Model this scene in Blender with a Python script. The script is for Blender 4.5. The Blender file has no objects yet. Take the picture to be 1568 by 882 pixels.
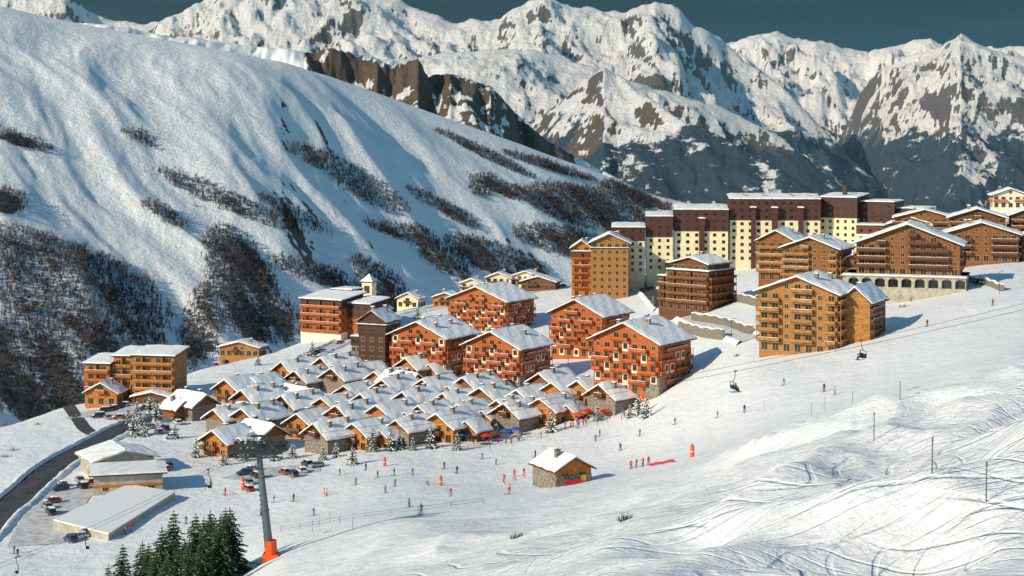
import bpy, math, random
import numpy as np
from mathutils import Vector, Matrix
random.seed(7)
F=2500.;CU=784.;HV=200.;HC=100.
SUN=Vector((-.70,-.50,.42)).normalized()
sc=bpy.context.scene
# ---------------------------------------------------------------- noise
def gn(x,y,seed=0):
    xi=np.floor(x).astype(np.int64);yi=np.floor(y).astype(np.int64);xf=x-xi;yf=y-yi
    def gr(a,b,dx,dy):
        h=(a*374761393+b*668265263+seed*974634777)&0xffffffff
        h=((h^(h>>13))*1274126177)&0xffffffff;h=h^(h>>16)
        an=(h&0xffff)/65536.*2*np.pi
        return np.cos(an)*dx+np.sin(an)*dy
    u=xf*xf*xf*(xf*(xf*6-15)+10);v=yf*yf*yf*(yf*(yf*6-15)+10)
    a=gr(xi,yi,xf,yf);b=gr(xi+1,yi,xf-1,yf);c=gr(xi,yi+1,xf,yf-1);d=gr(xi+1,yi+1,xf-1,yf-1)
    return ((a*(1-u)+b*u)*(1-v)+(c*(1-u)+d*u)*v)*1.5
def fbm(x,y,o=5,seed=0,g=.5):
    s=0;a=1;t=0
    for i in range(o):
        s=s+a*gn(x*2**i+i*17.3,y*2**i-i*9.1,seed+i);t+=a;a*=g
    return s/t
def rdg(x,y,o=5,seed=0,g=.5):
    s=0;a=1;t=0
    for i in range(o):
        c,q=math.cos(i*.5),math.sin(i*.5)
        xx=(x*c-y*q) if i>1 else x;yy=(x*q+y*c) if i>1 else y
        n=1-np.sqrt((gn(xx*2**i+i*7.7,yy*2**i+i*3.3,seed+i)*2.1)**2+.002)
        s=s+a*n;t+=a;a*=g
    return s/t
def ss(a,b,x):
    t=np.clip((x-a)/(b-a),0,1);return t*t*(3-2*t)
def gsm(A,sig,ax):
    r=int(sig*3);k=np.exp(-.5*(np.arange(-r,r+1)/sig)**2);k/=k.sum()
    pad=[(0,0)]*A.ndim;pad[ax]=(r,r);P=np.pad(A,pad,mode='edge');o=np.zeros_like(A)
    n=A.shape[ax]
    for i in range(2*r+1):
        o+=k[i]*np.take(P,range(i,i+n),axis=ax)
    return o
# ---------------------------------------------------------------- terrain (control points in image pixel columns and rows, with estimated distances)
NT={
-300:[(6,2400),(120,1300),(250,1050),(340,900),(420,780),(520,670),(560,650)],
0:[(6,2300),(120,1200),(240,1010),(340,880),(430,740),(500,665),(545,638)],
100:[(6,2300),(120,1170),(240,1000),(345,870),(435,732),(520,645),(590,598)],
200:[(6,2200),(120,1140),(240,970),(350,855),(440,722),(530,630),(600,585)],
300:[(6,2200),(120,1120),(240,925),(360,830),(450,715),(540,620),(660,545)],
430:[(6,2200),(120,1030),(238,853),(370,795),(450,712),(560,610),(700,512)],
600:[(6,2100),(120,960),(220,815),(380,760),(455,695),(570,595),(800,455)],
784:[(6,2100),(110,900),(210,795),(385,748),(470,680),(580,580),(860,417)],
950:[(6,2000),(100,880),(200,770),(380,722),(475,640),(600,540),(880,402)],
1060:[(6,2000),(97,880),(193,735),(368,690),(462,592),(572,510),(860,398)],
1150:[(6,1950),(93,880),(185,700),(355,660),(455,545),(560,485),(835,393)],
1250:[(6,1900),(90,880),(180,655),(345,630),(450,538),(560,455),(800,387)],
1400:[(6,1900),(85,880),(170,625),(350,580),(460,492),(580,428),(800,372)],
1480:[(6,1900),(82,880),(165,605),(355,552),(460,470),(590,413),(900,310)],
1568:[(6,1900),(80,880),(160,592),(360,525),(460,452),(600,400),(900,292)],
1850:[(6,1900),(75,900),(150,590),(350,500),(460,430),(600,380),(900,240)]}
U0=-450.;U1=2020.;NC=1180;U=np.linspace(U0,U1,NC);dU=U[1]-U[0]
Dr=np.concatenate([np.geomspace(6,1000,380)[:-1],np.geomspace(1000,15000,640)])
NR=len(Dr)
us=sorted(NT)
Td=np.array([np.interp(U,us,[NT[a][k][0] for a in us]) for k in range(7)])
Tz=np.array([np.interp(U,us,[-(NT[a][k][1]-HV)/F*NT[a][k][0] for a in us]) for k in range(7)])
Td=gsm(Td,12,1);Tz=gsm(Tz,12,1)
Zn=np.zeros((NR,NC))
for j in range(NC):
    Zn[:,j]=np.interp(Dr,list(Td[:,j])+[Td[6,j]+3000],list(Tz[:,j])+[Tz[6,j]-1500])
Zn=gsm(Zn,4,0)
X=(U[None,:]-CU)/F*Dr[:,None];Y=np.repeat(Dr[:,None],NC,1);UU=np.repeat(U[None,:],NR,0)
def P(s): return [tuple(float(q) for q in a.split(',')) for a in s.split()]
RG=[
 (P('-500,-30,1800 -150,0,1850 0,12,1900 60,25,1920 160,45,1950 250,62,1970 350,80,2000 430,95,2050 500,115,2100 600,150,2150 700,187,2200 800,222,2250 900,258,2300 1000,297,2350 1100,325,2350 1250,370,2400 1500,450,2400 2100,520,2400'),.37,.3,60),
 (P('-500,20,3000 0,20,3100 200,42,3200 270,55,3200 400,70,3300 480,80,3300 500,74,3300 570,86,3300 600,100,3300 640,93,3300 655,120,3300 690,112,3300 750,130,3300 800,182,3350 840,218,3350 915,258,3400 1000,300,3400 1200,345,3400 2100,400,3400'),.45,.4,8),
 (P('-500,60,6000 500,110,6000 600,120,6000 700,140,6000 790,185,6000 815,190,6000 860,150,5900 900,118,5900 925,106,5800 945,115,5800 980,142,5600 1050,185,5300 1130,225,5000 1200,262,4800 1250,300,4700 1350,350,4600 2100,420,4600'),.44,.5,10),
 (P('-500,50,7600 300,60,7600 500,90,7600 640,90,7500 700,80,7500 790,74,7500 850,88,7500 900,104,7500 1000,140,7600 1100,165,7600 1200,215,7500 1300,290,7400 1400,330,7400 2100,350,7400'),.42,.4,20),
 (P('-500,-10,9500 0,-15,9500 100,-12,9300 135,18,9300 180,32,9300 240,33,9200 300,10,9200 340,-20,9200 500,-25,9200 590,-5,9100 640,12,9100 700,36,9000 765,32,9000 800,10,9000 830,-4,9000 860,8,9000 900,14,9000 960,24,9000 985,10,9000 1003,4,9000 1040,16,9000 1060,36,9000 1110,62,9000 1140,90,8900 1200,130,8700 1270,210,8500 1330,270,8300 1400,320,8200 2100,380,8200'),.40,.4,10),
 (P('-500,60,13500 900,70,13500 1050,72,13500 1120,64,13500 1150,58,13500 1190,52,13500 1225,66,13500 1260,66,13500 1330,80,13500 1400,64,13500 1425,60,13500 1450,76,13500 1600,70,13500 2100,50,13500'),.36,.4,10),
 (P('-500,340,10500 1100,320,10500 1250,270,10500 1290,210,10400 1320,140,10200 1350,104,10000 1400,84,9800 1440,74,9600 1455,62,9500 1471,52,9500 1490,64,9500 1530,80,9500 1568,90,9500 1620,88,9500 1750,60,9500 2100,40,9500'),.42,.4,10),
]
Zf=np.full((NR,NC),-1e9);tw=np.ones((NR,NC));win=np.full((NR,NC),-1);front=np.zeros((NR,NC),bool)
floor=-230-130*ss(3500,6000,Y)
for i,(pts,sf,sb,rd) in enumerate(RG):
    a=np.array(pts)
    v=np.interp(U,a[:,0],a[:,1]);d=np.interp(U,a[:,0],a[:,2])
    zr=-(v-HV)/F*d
    dd=d[None,:]-Dr[:,None]
    if i==0: dd=dd+60*fbm(X/500,Y/500,2,91)
    if i>1: dd=dd+.03*Y*fbm(X/900,Y/900,4,60+i)
    if i==1: dd=dd+70*rdg(X/120,Y/400,4,61)
    q=np.sqrt(dd*dd+rd*rd)-rd
    s=np.where(dd>0,sf,sb)
    z=zr[None,:]-s*q
    if i==1:
        cl=ss(470,505,UU)*(1-ss(650,700,UU))+.45*ss(650,700,UU)*(1-ss(800,880,UU))
        z=z-np.where(dd>0,cl*(ss(0,25,dd)*18+ss(35,75,dd)*32),0)
    t=(zr[None,:]-z)
    m=z>Zf
    Zf=np.where(m,z,Zf);tw=np.where(m,t,tw);win=np.where(m,i,win);front=np.where(m,dd>0,front)
t1=np.clip(tw/60,.05,1);tf=np.clip(tw/(.016*Y),.10,1)
wp=fbm(X/600,Y/600,3,5)*170
n1=rdg((X+.75*Y+wp)/360,(Y-.3*X)/1100,5,11,.42)-.3
n1c=fbm((X+.55*Y+wp)/520,(Y-.3*X)/900,3,14)
n1b=fbm((X+.5*Y)/110,(Y-.3*X)/260,5,33)
wp2=fbm(X/1500,Y/1500,3,55)*420
n2=rdg((X+.30*Y+wp2)/850,(Y-.3*X+wp2)/1500,6,71,.5)-.3
n3=fbm(X/420,Y/420,5,19)
n4=rdg(X/220,Y/320,4,23,.55)-.3
n5=rdg((X+.35*Y+wp2*.6)/170,(Y-.3*X)/800,4,301,.6)-.3
n6=fbm(X/70,Y/110,4,401)
r1=(win==0)
clf=(win==1)&front&(UU>468)&(UU<880)&(tw<130)
Zf=Zf+np.where(r1,(n1*30+n1c*44+n1b*8)*t1,np.where(win==1,(n2*45*np.clip(tw/60,.1,1)+n4*np.where(clf,30,8)*np.clip(tw/20,.25,1)+n6*np.where(clf,22,5)*np.clip(tw/15,.3,1)),n2*.020*Y*tf+n3*.0045*Y*np.clip(tf,.3,1)+n4*.0058*Y*np.clip(tf,.4,1)+n5*.0036*Y*np.clip(tf,.25,1)))
Zf=np.maximum(Zf,floor+n3*25)
near_n=fbm(X/38,Y/38,4,3)*.9+fbm(X/9,Y/9,3,8)*.14
hum=ss(900,1250,UU)*ss(60,110,Y)*(1-ss(170,260,Y))
near_n=near_n+hum*(rdg((X+.3*Y)/24,(Y-.5*X)/32,2,44)-.3)*3.0
near_n=near_n+ss(300,800,UU)*(1-ss(170,300,Y))*ss(60,100,Y)*(rdg((X+.2*Y)/28,(Y-.3*X)/50,2,45)-.3)*1.7
near_n*=ss(20,60,Y)
Znn=Zn+near_n
Z=np.maximum(Znn,Zf)
isfar=(Zf>Znn)
Zx=np.gradient(Z,axis=1)/np.gradient(X,axis=1)
Zy=np.gradient(Z,axis=0)/np.gradient(Y,axis=0)-Zx*(X/Y)
G=np.sqrt(Zx**2+Zy**2)
VV=HV-F*Z/Y
nr=fbm(X/260,Y/260,5,101);nr2=fbm(X/60,Y/60,4,131)
GG=np.minimum(G,1.3)*.55+nr*.45-n5*.30+.12*ss(0,-150,Z)
GG=np.where(win==0,G+nr*.35,GG)
rock=np.zeros((NR,NC))
for w_,lo,hi in ((0,96.5,99.7),(1,82,96),(2,72,96),(3,78,97),(4,70,95),(5,74,96),(6,68,94)):
    m=(win==w_)&isfar&front
    if m.sum()>10:
        a,b=np.percentile(GG[m],[lo,hi]);rock=np.where((win==w_)&isfar,ss(a,b,GG),rock)
rock=np.where(clf,np.maximum(rock,ss(-.15,.25,nr2*1.3+n6*.6+.18-(tw-60)/200)),rock)
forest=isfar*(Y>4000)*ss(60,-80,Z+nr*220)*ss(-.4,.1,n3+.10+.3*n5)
blobs=[(50,420,130,55,.35,1),(110,450,140,62,.3,1),(170,500,80,50,.5,1),(40,560,90,70,.3,1),(100,620,80,35,0,1),(370,430,42,80,-.5,1),(400,490,60,35,.3,1),(310,500,30,60,.2,.8),
(480,420,70,14,.3,.85),(590,440,60,20,.7,.95),(670,390,60,18,.7,1),(620,360,60,10,.3,.7),(770,290,50,10,.35,1),(740,285,20,16,0,1),(760,400,80,22,.35,1),(900,320,90,28,.25,1),(980,300,60,18,.2,1),(860,370,70,20,.2,1),
(740,235,80,6,.45,.9),(500,250,60,14,.4,.5),(200,200,50,12,.6,.4),(30,215,50,10,.3,.7),(560,290,70,18,.5,.5),(350,310,120,14,.4,.45),(840,255,70,6,.3,.9),(250,330,40,10,.5,.5),(10,310,30,18,0,1),(450,330,60,10,.5,.5),(680,320,60,9,.5,.6)]
sw=np.zeros((NR,NC))
for (a,b,ru,rv,an,s) in blobs:
    c,sn=math.cos(an),math.sin(an);du=UU-a;dv=VV-b
    e=((du*c+dv*sn)/ru)**2+((-du*sn+dv*c)/rv)**2
    sw=np.maximum(sw,s*(1-ss(.2,1.6,e)))
st=fbm((X+.75*Y)/45,(Y-.4*X)/160,4,207)
scrub=isfar*(win<=1)*(Y<3300)*np.clip(sw*.80+st*.95*np.clip(sw*2,0,1)+st*.22*ss(60,300,VV)-.03,0,1.2)
Zc=Z
def mkgrid(name,V,nr_,nc_,attrs,mat):
    me=bpy.data.meshes.new(name);n=nr_*nc_
    me.vertices.add(n);me.vertices.foreach_set('co',V.ravel().astype(np.float32))
    i=np.arange(nr_-1)[:,None]*nc_+np.arange(nc_-1)[None,:]
    q=np.stack([i,i+1,i+nc_+1,i+nc_],-1).reshape(-1,4)
    me.loops.add(q.size);me.loops.foreach_set('vertex_index',q.ravel().astype(np.int32))
    me.polygons.add(len(q));me.polygons.foreach_set('loop_start',(np.arange(len(q))*4).astype(np.int32))
    me.update(calc_edges=True)
    me.polygons.foreach_set('use_smooth',np.ones(len(q),bool))
    for k,a in attrs.items():
        at_=me.attributes.new(k,'FLOAT','POINT');at_.data.foreach_set('value',a.ravel().astype(np.float32))
    me.materials.append(mat);ob=bpy.data.objects.new(name,me);sc.collection.objects.link(ob);return ob
# ---------------------------------------------------------------- materials
def nt(name):
    m=bpy.data.materials.new(name);m.use_nodes=True;return m,m.node_tree,m.node_tree.nodes['Principled BSDF']
def lk(t,a,b): t.links.new(a,b)
def noise(t,co,scale,detail=4,rough=.5,mp=None):
    n=t.nodes.new('ShaderNodeTexNoise');n.inputs['Scale'].default_value=scale;n.inputs['Detail'].default_value=detail;n.inputs['Roughness'].default_value=rough
    if mp:
        k=t.nodes.new('ShaderNodeMapping');k.inputs['Scale'].default_value=mp;lk(t,co,k.inputs[0]);co=k.outputs[0]
    lk(t,co,n.inputs['Vector']);return n.outputs['Fac']
def mth(t,op,a,b=None,cl=False):
    n=t.nodes.new('ShaderNodeMath');n.operation=op;n.use_clamp=cl
    for i,x in enumerate((a,b)):
        if x is None: continue
        if isinstance(x,(int,float)): n.inputs[i].default_value=x
        else: lk(t,x,n.inputs[i])
    return n.outputs[0]
def mrng(t,x,a,b,c=0,d=1):
    n=t.nodes.new('ShaderNodeMapRange');n.interpolation_type='SMOOTHSTEP'
    lk(t,x,n.inputs[0])
    for i,q in enumerate((a,b,c,d)): n.inputs[i+1].default_value=q
    return n.outputs[0]
def mixc(t,f,a,b,bt='MIX'):
    n=t.nodes.new('ShaderNodeMix');n.data_type='RGBA';n.blend_type=bt
    if isinstance(f,(int,float)): n.inputs[0].default_value=f
    else: lk(t,f,n.inputs[0])
    for i,x in ((6,a),(7,b)):
        if isinstance(x,tuple): n.inputs[i].default_value=(*x,1)
        else: lk(t,x,n.inputs[i])
    return n.outputs[2]
def mat(name,col,rough=.8,var=.25,scale=1.5,bump=.1,mp=None,metal=0,bd=.05):
    m,t,b=nt(name);tc=t.nodes.new('ShaderNodeTexCoord')
    f=noise(t,tc.outputs['Object'],scale,5,.6,mp)
    dk=tuple(c*(1-var) for c in col);lt=tuple(min(1,c*(1+var)) for c in col)
    lk(t,mixc(t,mrng(t,f,.3,.7),dk,lt),b.inputs['Base Color'])
    b.inputs['Roughness'].default_value=rough;b.inputs['Metallic'].default_value=metal
    if bump:
        bn=t.nodes.new('ShaderNodeBump');bn.inputs['Strength'].default_value=bump;bn.inputs['Distance'].default_value=bd
        lk(t,f,bn.inputs['Height']);lk(t,bn.outputs[0],b.inputs['Normal'])
    return m
M={}
M['snow']=mat('snow',(.91,.92,.93),.6,.03,1.2,.4,bd=.12)
M['wred']=mat('red_wood',(.43,.092,.015),.75,.5,.9,.2,(1,1,6))
M['wor']=mat('orange_wood',(.47,.155,.025),.75,.5,.9,.2,(1,1,6))
M['wgold']=mat('golden_wood',(.35,.15,.038),.75,.5,.9,.2,(1,1,6))
M['wbr']=mat('brown_wood',(.14,.05,.018),.8,.4,1.2,.2,(1,1,7))
M['wmid']=mat('weathered_wood',(.23,.082,.022),.8,.5,.9,.2,(1,1,6))
M['wdk']=mat('dark_wood',(.07,.03,.018),.8,.4,1.2,.2,(1,1,7))
M['mar']=mat('maroon_cladding',(.075,.024,.017),.7,.3,.8,.1,(1,1,5))
M['cream']=mat('cream_render',(.80,.69,.44),.85,.08,.6,.05)
M['white']=mat('white_render',(.74,.68,.54),.85,.08,.6,.05)
M['stone']=mat('stone_masonry',(.22,.185,.15),.9,.6,2.5,.6,bd=.1)
M['con']=mat('concrete',(.42,.37,.30),.9,.2,.7,.1)
M['glass']=mat('window_glass',(.025,.028,.03),.12,.5,.4,0)
M['frame']=mat('window_frame',(.42,.27,.13),.7,.1,2,0)
M['metal']=mat('galvanised_steel',(.13,.16,.17),.5,.15,1,0,metal=.4)
M['dkmetal']=mat('dark_steel',(.04,.05,.055),.5,.15,1,0,metal=.3)
M['orange']=mat('orange_padding',(.80,.10,.012),.6,.1,2,.1)
M['red']=mat('red_fabric',(.62,.02,.02),.7,.15,3,.1)
M['blue']=mat('blue_fabric',(.03,.12,.42),.7,.15,3,.1)
M['green']=mat('green_fabric',(.03,.30,.08),.7,.15,3,.1)
M['black']=mat('black_fabric',(.02,.02,.025),.8,.15,3,.1)
M['grey']=mat('grey_fabric',(.2,.2,.22),.8,.15,3,.1)
M['yellow']=mat('yellow_fabric',(.7,.45,.03),.8,.15,3,.1)
M['skin']=mat('skin',(.5,.28,.18),.6,.05,3,0)
M['rubber']=mat('rubber',(.02,.02,.02),.8,.1,3,0)
M['asph']=mat('asphalt',(.055,.055,.058),.75,.35,.35,.2)
M['slush']=mat('slushy_snow',(.58,.58,.59),.7,.25,.5,.3)
M['bark']=mat('bark',(.09,.06,.04),.9,.3,3,.3)
M['twig']=mat('bare_twigs',(.055,.043,.04),.9,.35,.02,0)
M['needle']=mat('pine_needles',(.028,.055,.022),.8,.55,.9,0)
M['needle2']=mat('pine_needles_light',(.06,.095,.035),.8,.5,.9,0)
def paint(n,c):
    m=mat(n,c,.3,.05,1,0);m.node_tree.nodes['Principled BSDF'].inputs['Coat Weight'].default_value=.6;return m
CARP=[paint('car_paint_black',(.015,.016,.02)),paint('car_paint_silver',(.35,.36,.38)),paint('car_paint_red',(.35,.02,.015)),paint('car_paint_blue',(.02,.05,.16)),paint('car_paint_white',(.7,.7,.7)),paint('car_paint_grey',(.09,.095,.1))]
# terrain material
m,t,b=nt('mountain_snow');tc=t.nodes.new('ShaderNodeTexCoord');co=tc.outputs['Object']
def attr(n):
    a=t.nodes.new('ShaderNodeAttribute');a.attribute_name=n;return a.outputs['Fac']
nA=noise(t,co,.16,7,.65);nB=noise(t,co,.02,9,.70);nC=noise(t,co,.05,6,.6);nD=noise(t,co,.45,6,.6);nE=noise(t,co,.22,6,.75);nF=noise(t,co,.006,9,.72)
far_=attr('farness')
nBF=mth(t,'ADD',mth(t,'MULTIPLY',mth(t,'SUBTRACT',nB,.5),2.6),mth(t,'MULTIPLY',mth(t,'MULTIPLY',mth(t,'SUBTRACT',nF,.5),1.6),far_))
rk=mrng(t,mth(t,'ADD',attr('rock'),nBF),.48,.62)
sb_=mrng(t,mth(t,'ADD',attr('scrub'),mth(t,'ADD',mth(t,'MULTIPLY',mth(t,'SUBTRACT',nE,.5),2.2),mth(t,'MULTIPLY',mth(t,'SUBTRACT',nC,.5),1.2))),.54,.72)
sb_=mth(t,'MULTIPLY',sb_,.92)
fo=mrng(t,mth(t,'ADD',attr('forest'),nBF),.48,.72)
sn=mixc(t,nC,(.86,.88,.91),(.90,.91,.92))
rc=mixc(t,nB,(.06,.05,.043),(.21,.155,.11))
rc_haze=mixc(t,nB,(.07,.072,.08),(.20,.185,.175))  # far rock: aerial haze painted into the colour as blue-grey
rc=mixc(t,far_,rc,rc_haze)
sc_=mixc(t,nD,(.045,.04,.04),(.12,.10,.09))
fc_haze=mixc(t,nB,(.02,.05,.08),(.06,.10,.14))  # dark forest, its blue painted in for the haze of distance
c=mixc(t,rk,sn,rc);c=mixc(t,fo,c,fc_haze);c=mixc(t,sb_,c,sc_)
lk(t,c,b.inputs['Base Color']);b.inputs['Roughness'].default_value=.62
b.inputs['Specular IOR Level'].default_value=.25
wn=t.nodes.new('ShaderNodeTexNoise');wn.inputs['Scale'].default_value=.012;wn.inputs['Detail'].default_value=2;lk(t,co,wn.inputs['Vector'])
va=t.nodes.new('ShaderNodeVectorMath');va.operation='MULTIPLY_ADD';lk(t,wn.outputs['Color'],va.inputs[0]);va.inputs[1].default_value=(90,90,0);lk(t,co,va.inputs[2])
def tracks(rot,scale,w,moff,dist=4):
    k=t.nodes.new('ShaderNodeMapping');k.inputs['Rotation'].default_value=(0,0,rot);k.inputs['Location'].default_value=(moff*31,moff*17,0);lk(t,va.outputs[0],k.inputs[0])
    q=t.nodes.new('ShaderNodeTexWave');q.inputs['Scale'].default_value=scale;q.inputs['Distortion'].default_value=dist;q.inputs['Detail'].default_value=3;q.inputs['Detail Scale'].default_value=.35
    lk(t,k.outputs[0],q.inputs[0])
    k2=t.nodes.new('ShaderNodeMapping');k2.inputs['Location'].default_value=(moff*500,moff*300,0);lk(t,co,k2.inputs[0]);mk=mrng(t,noise(t,k2.outputs[0],.04,3,.5),.42,.58)
    return mth(t,'MULTIPLY',mrng(t,q.outputs['Fac'],w,1.),mk)
tk=None
for (r_,s_,w_,o_,am) in ((1.15,.10,.92,1,1),(1.9,.065,.95,2,1.),(.5,.14,.92,3,.8),(1.5,.33,.8,4,.4),(2.5,.11,.93,5,.9),(1.3,.17,.9,7,.9),(.8,.08,.94,8,1)):
    q=mth(t,'MULTIPLY',tracks(r_,s_,w_,o_),am);tk=q if tk is None else mth(t,'ADD',tk,q)
tk=mth(t,'MULTIPLY',tk,attr('track'))
bh=mth(t,'ADD',mth(t,'MULTIPLY',tk,-.16),mth(t,'MULTIPLY',nD,.30))
bh=mth(t,'ADD',bh,mth(t,'MULTIPLY',nA,.9))
bn=t.nodes.new('ShaderNodeBump');bn.inputs['Strength'].default_value=.9;bn.inputs['Distance'].default_value=1.;lk(t,bh,bn.inputs['Height'])
bn2=t.nodes.new('ShaderNodeBump');bn2.inputs['Strength'].default_value=.9;bn2.inputs['Distance'].default_value=1.
lk(t,mth(t,'MULTIPLY',mth(t,'MULTIPLY',nB,attr('bumpy')),38.),bn2.inputs['Height']);lk(t,bn.outputs[0],bn2.inputs['Normal'])
lk(t,bn2.outputs[0],b.inputs['Normal'])
M['terr']=m
track=(1-ss(130,185,Y))*ss(250,500,UU)
track=np.where(isfar,0,track)
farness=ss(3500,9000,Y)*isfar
bumpy=isfar*(.17*(Y<2700)+ss(2700,6000,Y)+.5*clf)
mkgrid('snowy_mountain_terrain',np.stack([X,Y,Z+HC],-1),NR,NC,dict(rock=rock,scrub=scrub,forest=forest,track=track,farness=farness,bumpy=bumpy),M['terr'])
# ---------------------------------------------------------------- ground queries
def gz(x,y):
    u=CU+F*x/y;c=(u-U0)/dU;j=int(c);tt=c-j
    i=int(np.searchsorted(Dr,y))-1;s=(y-Dr[i])/(Dr[i+1]-Dr[i])
    z=(Zc[i,j]*(1-tt)+Zc[i,j+1]*tt)*(1-s)+(Zc[i+1,j]*(1-tt)+Zc[i+1,j+1]*tt)*s
    return z+HC
def at(u,v,dmin=75,dmax=900):
    c=(u-U0)/dU;j=int(c);tt=c-j
    z=Zc[:,j]*(1-tt)+Zc[:,j+1]*tt;vv=HV-F*z/Dr
    for i in range(len(Dr)):
        if Dr[i]<dmin: continue
        if Dr[i]>dmax: break
        if vv[i]<=v:
            p=(vv[i-1]-v)/max(1e-6,vv[i-1]-vv[i]);p=min(1,max(0,p));d=Dr[i-1]+p*(Dr[i]-Dr[i-1]);break
    else: i=0
    if not(Dr[i]>=dmin and vv[i]<=v and Dr[i]<=dmax):
        k=np.argmin(np.where((Dr>dmin)&(Dr<dmax),vv,1e9));d=Dr[k]
    x=(u-CU)/F*d
    return x,d,gz(x,d)
# ---------------------------------------------------------------- mesh helper
class Part:
    def __init__(s): s.v=[];s.f=[];s.m=[]
    def add(s,vs,fs,m):
        o=len(s.v);s.v+=[tuple(q) for q in vs]
        for f in fs: s.f.append([o+i for i in f]);s.m.append(m)
    def hexa(s,p,m): s.add(p,[(0,3,2,1),(4,5,6,7),(0,1,5,4),(1,2,6,5),(2,3,7,6),(3,0,4,7)],m)
    def box(s,x0,x1,y0,y1,z0,z1,m): s.hexa([(x0,y0,z0),(x1,y0,z0),(x1,y1,z0),(x0,y1,z0),(x0,y0,z1),(x1,y0,z1),(x1,y1,z1),(x0,y1,z1)],m)
    def cyl(s,a,b,r0,r1,n,m,cap=True):
        a=Vector(a);b=Vector(b);d=(b-a).normalized();e=d.orthogonal().normalized();g=d.cross(e);vs=[]
        for c,r in ((a,r0),(b,r1)):
            for i in range(n):
                w=2*math.pi*i/n;vs.append(c+e*math.cos(w)*r+g*math.sin(w)*r)
        fs=[(i,(i+1)%n,n+(i+1)%n,n+i) for i in range(n)]
        if cap: fs+=[tuple(range(n-1,-1,-1)),tuple(range(n,2*n))]
        s.add(vs,fs,m)
    def snow(s,A,B,C,E,th,nx,ny,m='snow',jit=.12):
        A,B,C,E=map(Vector,(A,B,C,E));vs=[]
        ph=random.random()*50
        for j in range(ny+1):
            for i in range(nx+1):
                a=i/nx;c=j/ny;p=(A*(1-a)+B*a)*(1-c)+(E*(1-a)+C*a)*c
                ed=min(1,min(i,nx-i,j+.6,ny-j+1)/1.0)
                h=th*(.55+.45*ed)+jit*(math.sin(p.x*1.1+ph)*math.cos(p.y*.9-ph)+random.uniform(-.5,.5))
                if i in(0,nx) or j==0:
                    p=p+(( (B-A).normalized()*(random.uniform(-.15,.12))*(1 if i==nx else -1)) if i in(0,nx) else (E-A).normalized()*random.uniform(-.12,.3))
                vs.append(p+Vector((0,0,max(.06,h))))
        n=(nx+1)*(ny+1);nrm=(B-A).cross(E-A)
        for k in range(n):
            q=vs[k];zz=A.z-(nrm.x*(q.x-A.x)+nrm.y*(q.y-A.y))/nrm.z;vs.append(Vector((q.x,q.y,zz-.02)))
        w=nx+1;fs=[(j*w+i,j*w+i+1,(j+1)*w+i+1,(j+1)*w+i) for j in range(ny) for i in range(nx)]
        bd=[i for i in range(nx)]+[j*w+nx for j in range(ny)]+[ny*w+i for i in range(nx,0,-1)]+[j*w for j in range(ny,0,-1)]
        for k in range(len(bd)):
            a=bd[k];c=bd[(k+1)%len(bd)];fs.append((a,n+a,n+c,c))
        s.add(vs,fs,m)
    def mesh(s,name,smooth=False,sub=None):
        me=bpy.data.meshes.new(name);me.from_pydata(s.v,[],s.f);ks=[]
        for k in s.m:
            if k not in ks: ks.append(k)
        for k in ks: me.materials.append((sub or {}).get(k) or M[k])
        me.polygons.foreach_set('material_index',[ks.index(k) for k in s.m])
        if smooth: me.polygons.foreach_set('use_smooth',[True]*len(s.f))
        me.update();return me
def obj(name,me,loc=(0,0,0),rot=0,par=None,scale=1):
    o=bpy.data.objects.new(name,me);o.location=loc;o.rotation_euler=(0,0,rot)
    if scale!=1: o.scale=(scale,)*3
    if par: o.parent=par
    sc.collection.objects.link(o);return o
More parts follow.
